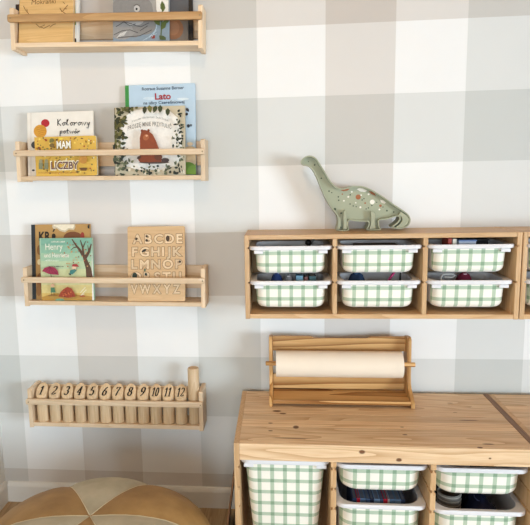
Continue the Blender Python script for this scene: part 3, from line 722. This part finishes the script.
TOPW = wood('tabletop_pine', '#ecd0ab', '#e0bd94', '#b88a5c', 'X', 11, 1.25, knots=KN, tone=.10)
def floor_unit(x0, label):
    r = thing('floor_storage_unit', label, 'cabinet', (x0, -YO, 0), 'pine floor storage units')
    t = .0175; cw = (FW-4*t)/3
    gz = [.438, .303, .37]
    MB().box(FW-t+.0005, FW+.0025, -FD+.002, -.001, FH-.0035, FH+.0004).build('joint_strip', wood('brown_strip', '#8f6b4c', '#7d5b3f', '#5c4029', 'Y', 9, .8), r, bevel=.0008, seg=1)
    for a, l_, r_ in ((0, False, True), (FW-t, True, False)):
        MB().prism(notched(a, a+t, 0, FH-(.004 if a else 0), l_, r_, gz), -FD, -.075, 'Y').build('side_panel', UW['Z'], r, bevel=.002, seg=2)
        MB().box(a, a+t, -.074, 0, 0, FH-(.004 if a else .0005)).build('side_stile', UW['Z'], r, bevel=.001, seg=1)
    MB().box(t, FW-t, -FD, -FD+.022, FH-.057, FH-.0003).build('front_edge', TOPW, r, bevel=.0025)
    n = 8; y = -FD+.0224; step = (FD-.0224)/n
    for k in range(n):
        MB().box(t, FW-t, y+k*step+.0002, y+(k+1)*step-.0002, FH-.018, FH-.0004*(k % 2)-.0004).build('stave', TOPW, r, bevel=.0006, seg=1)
    for k in (1, 2):
        xa = t+k*cw+(k-1)*t
        MB().prism(notched(xa, xa+t, .03, FH-.058, True, True, gz, .010, .006), -FD+.004, -.012, 'Y').build('divider', UW['Z'], r, bevel=.0012, seg=1)
    MB().box(t, FW-t, -FD+.006, -.002, .012, .029).build('bottom_board', UW['X'], r, bevel=.001)
    MB().box(t, FW-t, -.008, -.002, .03, FH-.02).build('back_panel', plain('#a98a66', .8, .05), r)
    return r
floor_unit(FX, 'pine floor storage unit under the paper roll holder'); floor_unit(FX+FW+.004, 'pine floor storage unit cut off at the lower right')
t = .0175; cw = (FW-4*t)/3; ycb = -YO-FD/2+.004
def fcx(k): return FX+t+cw/2+k*(cw+t)
bin_tree('deep_storage_bin', 'deep white bin with green gingham front in the left column of the floor unit', cw-.001, .41, .262, .36, (fcx(0), ycb, .092), 0, 'gingham bins in the floor unit', taper=.03, corner=.03)
fb1 = bin_tree('storage_bin', 'shallow white bin with gingham front, top of the floor unit middle column', cw-.001, .41, .262, .1, (fcx(1), ycb, .344), 0, 'gingham bins in the floor unit', tabs=False, corner=.05)
copy_tree(fb1, (fcx(2), ycb, .341), 'shallow white bin with gingham front, top of the floor unit right column')
fb2 = bin_tree('storage_bin', 'deep white bin full of dark blue books, lower middle column of the floor unit', cw-.001, .41, .262, .23, (fcx(1), ycb, .078), 0, 'gingham bins in the floor unit', tabs=False, corner=.05)
copy_tree(fb2, (fcx(2), ycb, .068), 'deep white bin with navy things, lower right column of the floor unit')

# ------------------------------------------------------------------ things lying in the bins
def slab(name, label, cat, loc, w_, d_, h_, cover, pages='#e9e2d2', rz=0., group='small things in the bins', tilt=0.):
    r = thing(name, label, cat, loc, group, (0, tilt, rz))
    e = min(w_, d_, h_)*.12+.0006
    if w_ <= d_ and w_ <= h_:
        MB().box(-w_/2, -w_/2+e, -d_/2, d_/2, 0, h_).build('cover', plain(cover, .5), r); MB().box(w_/2-e, w_/2, -d_/2, d_/2, 0, h_).build('cover', plain(cover, .5), r)
        MB().box(-w_/2+e, w_/2-e, -d_/2+.002, d_/2, .001, h_-.002).build('page_block', plain(pages, .8), r)
        MB().box(-w_/2, w_/2, -d_/2-.0008, -d_/2+.0019, 0, h_).build('spine', plain(cover, .5), r, bevel=.0004, seg=1)
    else:
        MB().box(-w_/2, w_/2, -d_/2, d_/2, 0, e).build('cover', plain(cover, .5), r); MB().box(-w_/2, w_/2, -d_/2, d_/2, h_-e, h_).build('cover', plain(cover, .5), r)
        MB().box(-w_/2+.002, w_/2-.002, -d_/2+.002, d_/2-.002, e, h_-e).build('page_block', plain(pages, .8), r)
    return r
def wb(k, j, dx=0., dy=0.): 
    o = wall_bins[k, j].location; return (o[0]+dx, o[1]+dy, o[2]+.0045)
def tubeobj(name, label, cat, loc, path, r_, col, rough=.4, n=10):
    t_ = thing(name, label, cat, loc, 'small things in the bins'); MB().tube(path, r_, n).build(name+'_body', plain(col, rough), t_, smooth='auto'); return t_
def lump(name, label, cat, loc, rx, ry, h_, col, seed, rough=.8, trim=None):
    """soft pouch: rounded squat bag with creases and a gathered top"""
    t_ = thing(name, label, cat, loc, 'small things in the bins'); rg = random.Random(seed); n = 20; prof = [(.55, 0), (.95, .12), (1, .4), (.92, .7), (.62, .9), (.25, .97), (.12, 1)]
    ph = [rg.uniform(0, 6) for _ in range(3)]; vs = []; fs = []
    for q, hz in prof:
        for k in range(n):
            a = 2*PI*k/n; m_ = q*(1+.08*math.sin(3*a+ph[0])+.05*math.sin(7*a+ph[1])*hz)
            vs.append((rx*m_*math.cos(a), ry*m_*math.sin(a), h_*hz*(1+.03*math.sin(2*a+ph[2]))))
    for i_ in range(len(prof)-1):
        for k in range(n): fs.append((i_*n+k, i_*n+(k+1) % n, (i_+1)*n+(k+1) % n, (i_+1)*n+k))
    fs += [tuple(range(n-1, -1, -1)), tuple((len(prof)-1)*n+k for k in range(n))]
    for v in range(n): vs[v] = (vs[v][0], vs[v][1], 0)
    MB().add(vs, fs).build('pouch_body', plain(col, rough, .25, 25), t_, smooth=True)
    MB().tube([(rx*.3*math.cos(2*PI*k/10), ry*.3*math.sin(2*PI*k/10), h_*.955) for k in range(10)], .0018, 6, closed=True).build('drawstring', plain(trim or col, .8), t_, smooth=True)
    return t_
# upper left
def hook(name, label, loc, R_, col):
    pts = [(0, 0, 0), (0, 0, .072)]+[(R_-R_*math.cos(a), 0, .072+R_*1.3*math.sin(a)) for a in np.linspace(.2, 2.9, 9)]
    return tubeobj(name, label, 'toy', loc, pts, .0035, col)
hook('toy_hook', 'white curled plastic toy, larger one in upper left bin', wb(0, 0, -.055, -.03), .013, '#efeeec'); hook('toy_hook', 'small white curled plastic toy beside the larger one', wb(0, 0, -.022, -.02), .008, '#e2dfdb')
t_ = thing('toy_bird', 'small black toy with raised wing in upper left bin', 'toy', wb(0, 0, .066, -.005), 'small things in the bins')
MB().lathe([(.012, 0), (.014, .01), (.005, .03), (.005, .085), (.012, .095), (.011, .104), (.003, .11)], n=12).build('body', plain('#17161a', .4), t_, smooth=True)
MB().prism([(.002, .096), (.02, .114), (.024, .11), (.012, .094)], -.003, .003, 'Y').build('wing', plain('#17161a', .4), t_)
# lower left
lump('drawstring_pouch', 'navy blue patterned pouch in the lower left bin', 'pouch', wb(0, 1, -.05, -.024), .026, .026, .118, '#22386e', 1, trim='#a9b4d0'); lump('drawstring_pouch', 'grey speckled pouch beside the navy one', 'pouch', wb(0, 1, -.006, -.024), .020, .026, .108, '#8f8d92', 4, trim='#e0dfe2')
slab('small_box', 'light blue card box in the lower left bin', 'box', wb(0, 1, .032, -.02), .024, .055, .108, '#6f9cb5', '#87abc0'); slab('small_book', 'thin grey and red booklet in the lower left bin', 'book', wb(0, 1, .056, -.02), .012, .055, .104, '#7b5150', '#d8d5d0'); slab('small_book', 'teal booklet in the lower left bin', 'book', wb(0, 1, .079, -.02), .024, .055, .106, '#40636a', '#d8d5d0')
# lower middle
lump('drawstring_pouch', 'dark blue pouch at the left of the lower middle bin', 'pouch', wb(1, 1, -.066, -.018), .034, .034, .116, '#233a5a', 6, trim='#4b6a93')
tubeobj('crayon', 'magenta crayon leaning in the lower middle bin', 'crayon', wb(1, 1, .045, -.03), [(-.05, .0, .0045), (.0, 0, .09), (.018, 0, .116), (.021, 0, .122)], [.0045, .0045, .0045, .001], '#a8265f'); tubeobj('crayon', 'black crayon standing in the lower middle bin', 'crayon', wb(1, 1, .085, -.02), [(0, .0, .0002), (.001, 0, .116), (.001, 0, .124)], [.003, .003, .0008], '#1b1a1c')
slab('small_book', 'flat taupe booklet resting high in the upper middle bin', 'book', wb(1, 0, 0, 0), .15, .08, .090, '#7d746c', '#9a9086')
# upper right
slab('small_book', 'flat black box filling the back of the upper right bin', 'box', wb(2, 0, .02, .025), .14, .05, .104, '#2b2c30', '#2b2c30'); slab('small_book', 'blue booklet leaning in the upper right bin', 'book', wb(2, 0, .0, -.032), .06, .035, .107, '#6f86b5', '#c9d2e4')
slab('small_book', 'thin red booklet in the upper right bin', 'book', wb(2, 0, -.062, -.02), .012, .07, .114, '#a9453a', '#efe9e0'); slab('small_book', 'thin cream booklet next to the red one', 'book', wb(2, 0, -.046, -.02), .013, .07, .112, '#e8e0d0', '#f3efe6')
# lower right
t_ = tubeobj('keyring', 'grey metal buckle lying in the lower right bin', 'buckle', wb(2, 1, -.055, -.035), [(-.026, 0, .004), (-.026, 0, .1), (-.018, 0, .109), (.012, 0, .109), (.02, 0, .104), (.012, 0, .098), (-.016, 0, .098)], .0035, '#b9b7b4', .3)
lump('drawstring_pouch', 'dark red velvet pouch in the lower right bin', 'pouch', wb(2, 1, .0, -.02), .032, .034, .113, '#6b1430', 8, trim='#c9a5ad')
lump('drawstring_pouch', 'orange red pouch in the bin at the right edge', 'pouch', (WX+WW+.003+PT+.09, -.125, WZ+RIMZ[1]-.0955), .03, .03, .12, '#b5452f', 9)
# floor unit: books in the middle bin, things in the right one
cols = ['#35466a', '#c4283c', '#6080a8', '#4a6288', '#2a3450', '#7796ba', '#42597e', '#c4283c', '#b4b2ba', '#5a7a9f', '#6384a8', '#32456a']
names_ = ['dark navy', 'red', 'slate blue', 'dull blue', 'black navy', 'grey blue', 'steel blue', 'crimson', 'silver grey', 'denim blue', 'pale navy', 'ink blue']
xs = fcx(1)-.085
for i, (c, nm) in enumerate(zip(cols, names_)):
    w_ = (.017, .013, .022, .018, .016, .024, .014, .017, .008, .024, .021, .018)[i]*.8
    slab('book', '%s book, %s from the left in the lower middle floor bin' % (nm, ['first', 'second', 'third', 'fourth', 'fifth', 'sixth', 'seventh', 'eighth', 'ninth', 'tenth', 'eleventh', 'last'][i]), 'book', (xs+w_/2, ycb-.08, .0825), w_-.0006, .16, .222, c, '#77808f', group='books in the lower floor bin')
    xs += w_
# ribbed grey basket with concentric ribs, and a navy pouch
t_ = thing('ribbed_basket', 'grey ribbed plastic basket in the lower right floor bin', 'basket', (fcx(2)-.062, ycb-.085, .0725), 'small things in the bins')
MB().lathe([(.034, 0), (.037, .222), (.0355, .224), (.032, .004)], n=24).build('basket_wall', plain('#77736c', .5), t_, smooth='auto')
for k in range(7): MB().tube([((.036+.001)*math.cos(2*PI*q/24), .037*math.sin(2*PI*q/24), .13+k*.0145) for q in range(24)], .0022, 6, closed=True).build('rib', plain('#b4afa5', .5), t_, smooth=True)
lump('drawstring_pouch', 'large navy pouch filling the lower right floor bin', 'pouch', (fcx(2)+.040, ycb-.085, .0725), .060, .085, .212, '#20284a', 12, .5, '#6a76a8')
slab('small_box', 'black flat box behind the ribbed basket', 'box', (fcx(2)-.02, ycb+.085, .0725), .15, .12, .2, '#17181c', '#17181c')
lump('drawstring_pouch', 'bright green pouch peeping out of the top middle floor bin', 'pouch', (fcx(1)-.05, ycb-.12, .3485), .04, .04, .104, '#5c9a2c', 15)
lump('drawstring_pouch', 'black pouch peeping out of the top right floor bin', 'pouch', (fcx(2)+.03, ycb-.12, .3455), .04, .04, .106, '#1a1716', 16)

# ================================================================== PAPER ROLL HOLDER
HX0, HX1 = .9575, 1.482
hr = thing('paper_roll_holder', 'honey-coloured pine paper roll holder standing on the floor unit', 'holder', (HX0, -.010, FH))
HL = HX1-HX0; pt = .014
for a in (0, HL-pt):
    prof = [(-.028, .0), (-.172, .0), (-.172, .018), (-.160, .028), (-.118, .052), (-.104, .07), (-.100, .10), (-.098, .232), (-.090, .242), (-.072, .242), (-.040, .236), (-.028, .225)]
    MB().prism(prof, a, a+pt, 'X').build('side_panel', HW['Z'], hr, bevel=.002)
tp = [(pt, .178), (HL-pt, .178), (HL-pt, .235), (HL*.73, .235), (HL*.70, .228), (HL*.33, .228), (HL*.30, .235), (pt, .235)]
MB().prism(tp, -.058, -.044, 'Y').build('upper_back_board', HW['X'], hr, bevel=.0015)
MB().box(pt, HL-pt, -.058, -.044, .028, .085).build('lower_back_board', HW['X'], hr, bevel=.0015)
MB().box(pt, HL-pt, -.168, -.040, .010, .024).build('base_board', HW['X'], hr, bevel=.002)
MB().lathe([(.0075, -.013), (.0085, -.011), (.0085, HL+.011), (.0075, HL+.013)], (0, -.108+.006, .142), 16, 'X').build('dowel', HW['X'], hr, smooth='auto')
rr = thing('paper_roll', 'wide roll of cream paper on the pine holder', 'paper roll', (HX0, -.112, FH+.142))
n = 40; path = []
o = [(.049*math.cos(2*PI*k/n), .049*math.sin(2*PI*k/n)) for k in range(n)]; q = [(.018*math.cos(2*PI*k/n), .018*math.sin(2*PI*k/n)) for k in range(n)]
xa, xb = .026, HL-.036
vs = [(xa, *p) for p in o]+[(xb, *p) for p in o]+[(xb, *p) for p in q]+[(xa, *p) for p in q]
fs = [(i_*n+k, i_*n+(k+1) % n, ((i_+1) % 4)*n+(k+1) % n, ((i_+1) % 4)*n+k) for i_ in range(4) for k in range(n)]
MB().add(vs, fs).build('paper', plain('#f0e2cf', .85, .02, 20), rr, smooth='auto')
MB().tube([(xa-.004, -.049, .004), (xa-.004, -.0497, -.03)], .0006, 4).build('paper_edge', plain('#e6d6c0', .85), rr)

# ================================================================== DINOSAUR LAMP
DY, DZ = -.105, WZ+WH
dl = thing('dinosaur_lamp', 'sage green long-necked dinosaur lamp with terrazzo spots on the wall unit', 'lamp', (1.27, DY+.03, DZ))
def dp(u, v):
    p = un(u, v, DY); return (p[0]-1.27, p[2]-DZ)
DINO = [(301.1, 162.1), (302.3, 158.9), (306.3, 156.1), (311.2, 155.7), (316, 158.1), (320, 163.8), (325, 171.8), (329.8, 179.9), (335.5, 186.2), (342, 188.6), (348.4, 187.2), (353.7, 186.0), (362.3, 186.1), (369.6, 188.6), (377, 192.7), (385.6, 198.2), (393, 203.7), (401.5, 209.2), (408, 214.2), (410.5, 219.3), (408.9, 224.8), (404, 228.3), (397.9, 229.0), (391.9, 227.6),
        (391.5, 226.4), (395, 224), (398.8, 220.4), (399.4, 217.4), (397.2, 216.4), (390.5, 218.3), (385.6, 219.6), (379.8, 220.2), (379, 223), (379.4, 226), (380.2, 230.0), (367, 230.2), (366.9, 228.4), (368.3, 224.8), (367.8, 221.7), (359.8, 221.5), (354, 221.0), (349.2, 220.4), (348.2, 224.4), (348.3, 230.6), (337.6, 230.8), (337, 229.3), (338.4, 222.8), (337.2, 215.5), (332.2, 209.1), (325.7, 198.5), (320.9, 187.2), (316, 175.9), (312, 168.9), (307.9, 165.9), (303.1, 165)]
do = [dp(*q) for q in DINO]
# smooth by Catmull-Rom except around legs
def cat(P, n=3):
    o = []; N = len(P)
    for i_ in range(N):
        a, b_, c, d = (np.array(P[(i_+k) % N]) for k in (-1, 0, 1, 2))
        for k in range(n):
            t2 = k/n; o.append(tuple(.5*((2*b_)+(c-a)*t2+(2*a-5*b_+4*c-d)*t2*t2+(3*b_-a-3*c+d)*t2**3)))
    return o
ds = cat(do, 3)
lowz = min(p[1] for p in ds); ds = [(x, z-lowz) for x, z in ds]
def inset(P, d):
    N = len(P); o = []; ar = sum(P[i][0]*P[(i+1) % N][1]-P[(i+1) % N][0]*P[i][1] for i in range(N)); sg = 1 if ar > 0 else -1
    for i in range(N):
        a, b_, c = np.array(P[i-1]), np.array(P[i]), np.array(P[(i+1) % N])
        e1 = (b_-a)/(np.linalg.norm(b_-a)+1e-9); e2 = (c-b_)/(np.linalg.norm(c-b_)+1e-9)
        nn = np.array([-(e1+e2)[1], (e1+e2)[0]])*sg; nn /= np.linalg.norm(nn)+1e-9
        o.append(tuple(b_+nn*d))
    return o
SAGE = plain('#a4a78d', .45, .03, 20, 'sage_paint')
yf, ym, yb_ = -.032, -.010, .030            # rim front, recessed face, back
MB().prism(ds, ym, yb_, 'Y').build('body', SAGE, dl)
di = inset(ds, .0042); N = len(ds)
vs = [(x, yf, z) for x, z in ds]+[(x, yf, z) for x, z in di]+[(x, ym, z) for x, z in di]+[(x, ym, z) for x, z in ds]
fs = [(i_*N+k, i_*N+(k+1) % N, ((i_+1) % 4)*N+(k+1) % N, ((i_+1) % 4)*N+k) for i_ in range(4) for k in range(N)]
MB().add(vs, fs).build('rim', SAGE, dl)
def dz(u, v): p = dp(u, v); return (p[0], p[1]-lowz)
def raised(name, pts, a, b_, m_): MB().prism([dz(*q) for q in pts], a, b_, 'Y').build(name, m_, dl, bevel=.0008, seg=1)
raised('tail_plate', [(400.5, 211.5), (407, 215.5), (409.2, 219.5), (407.5, 224), (403.5, 227.2), (398, 228), (395.5, 227.3), (399.5, 224.3), (402.3, 220.6), (401.5, 217), (398.5, 215.2)], yf+.0005, ym, SAGE)
raised('leg_plate', [(338.6, 217), (340.6, 218), (341, 223), (340, 229.4), (338.2, 229.4), (339.4, 223)], yf+.0005, ym, SAGE)
raised('leg_plate', [(345.2, 209.8), (346.6, 214), (347, 220), (346.8, 229.3), (343.2, 229.6), (343.4, 222), (343.2, 216), (343.8, 211)], yf+.0005, ym, SAGE)
raised('leg_plate', [(370.5, 211), (374.6, 212.2), (375.4, 216), (374.8, 221), (375.6, 228.6), (369.2, 229), (370.6, 224), (370.9, 218)], yf+.0005, ym, SAGE)
TW, TB, TG = plain('#efe9dc', .5), plain('#a3623a', .5), plain('#4a5540', .5)
spots = [(359.0, 197.2, 2.6, TB), (373.2, 202.2, 2.4, TW), (381.5, 206, 1.3, TB), (366, 203.3, .9, TB), (352.5, 192, .9, TW), (349, 197, .9, TW), (356.5, 203, .7, TW), (362, 195.3, .8, TW), (361.2, 207.5, 1, TW), (380.4, 209.8, .9, TW), (369.5, 194.3, 1.0, TW), (344.5, 201, .8, TW), (343, 194.3, .7, TB), (351, 195, .7, TG), (329.5, 191.2, .8, TG), (332.3, 192.8, .6, TG), (339, 197, .8, TG), (339.3, 200.5, .8, TG), (321.7, 178.3, .8, TG), (315, 164.8, .9, TG), (308.7, 161.5, .5, TG), (335.5, 209.4, 1.3, TG), (341.8, 213.6, 1, TG), (350.8, 204.2, .7, TG), (354, 206.2, .7, TG), (357, 207, .6, TG), (364.8, 198.8, .7, TG), (363, 200.2, .7, TG), (372.8, 205.8, .7, TG), (377.7, 202.5, .6, TG), (388, 211, .9, TG), (394.8, 212.3, .8, TG), (369.3, 208.2, .7, TG), (384, 207.3, .6, TG), (367, 209.2, .6, TG), (374.6, 216, .6, TG), (376.4, 226, .8, TG), (341.3, 228, .9, TG)]
for u, v, r_, m_ in spots:
    c = dz(u, v); k_ = .0036
    MB().prism([(c[0]+r_*k_*math.cos(2*PI*i_/12), c[1]+r_*k_*math.sin(2*PI*i_/12)) for i_ in range(12)], ym-.0004, ym, 'Y').build('spot', m_, dl)
for pts, m_ in (([(341, 190.2), (344, 191.4), (348, 190.8), (350.5, 188.8), (346, 188.8)], TB), ([(357.5, 189.2), (361, 191.6), (366, 192.2), (368.2, 190.8), (364, 188.6), (360, 188.2)], TW), ([(369.5, 191.2), (372, 194), (376.8, 196.3), (376, 193.8), (372.5, 191.6)], TB), ([(381, 199.8), (382, 202.6), (385.5, 204), (387, 203), (384.5, 200.6)], TW)):
    MB().prism([dz(*q) for q in pts], ym-.0004, ym, 'Y').build('spot', m_, dl)

# ================================================================== POUF
PR, PH = .375, .405
PC = unz(90, 516, PH-.028)
pf = thing('leather_pouf', 'round stuffed pouf of tan and cream leather wedges on the floor', 'pouf', (PC[0], PC[1], 0))
TAN = leather('tan_leather', '#8a683c', '#a7824f'); CRM = leather('cream_leather', '#a1977f', '#b9ae96')
def prof(t2):                                   # t2: 0 top centre .. 1 bottom edge -> (r, z)
    a = t2*PI*.80
    r_ = PR*abs(math.sin(a))**.86; c = math.cos(a); z = PH*.5*(1+.0)+PH*.5*math.copysign(abs(c)**.9, c)
    return r_, z
z_bot = prof(1)[1]; sc_ = PH/(PH-z_bot)
def ppt(th, t2, bulge=1.):
    r_, z = prof(t2); z = (z-z_bot)*sc_
    k = (th-math.radians(5)) % (PI/3)/(PI/3); bu = 1-.035*(1-math.sin(PI*k)**.6)*bulge*min(1, t2*3)
    lump_ = 1+.02*math.sin(2*th+1)+.015*math.sin(3*th)
    return (r_*bu*lump_*math.cos(th), r_*bu*lump_*math.sin(th), z*(1-.035*(1-math.sin(PI*k)**.6)*min(1, t2*5))-.028*max(0, 1-t2*4)**1.3)
ni, nj = 10, 22
for s_ in range(6):
    a0 = math.radians(5)+s_*PI/3; vs = []; fs = []
    for j in range(nj+1):
        for i_ in range(ni+1): vs.append(ppt(a0+PI/3*min(max(i_/ni, 1e-6), 1-1e-6), max(.0004, j/nj)))
    for j in range(nj):
        for i_ in range(ni): k = j*(ni+1)+i_; fs.append((k, k+1, k+ni+2, k+ni+1))
    MB().add(vs, fs).build('leather_panel', CRM if s_ % 2 else TAN, pf, smooth=True)
    MB().tube([ppt(a0, max(.004, j/nj)) for j in range(nj+1)], .0017, 6).build('seam_piping', plain('#cfc3a4', .6), pf, smooth=True)
MB().lathe([(prof(1)[0]*.98, .001), (prof(1)[0]*.98, .004)], n=40).build('base', plain('#7a5a33', .8), pf)

# ================================================================== board leaning beside the floor unit
bl = thing('leaning_board', 'thin brown board leaning against the left side of the floor unit', 'board', (FX-.062, -.26, .0))
an = math.atan2(.056, .40)
vs = []
bd = MB(); c, s_ = math.cos(an), math.sin(an)
for x in (0, .006):
    for y in (-.19, .19):
        for z in (0, .40): vs.append((x*c+z*s_, y, -x*s_+z*c+.006*s_))
bd.add(vs, [(0, 1, 3, 2), (4, 6, 7, 5), (0, 4, 5, 1), (2, 3, 7, 6), (0, 2, 6, 4), (1, 5, 7, 3)]).build('panel', wood('dark_board', '#8a6546', '#775338', '#553722', 'Z', 8, .8), bl, bevel=.001)
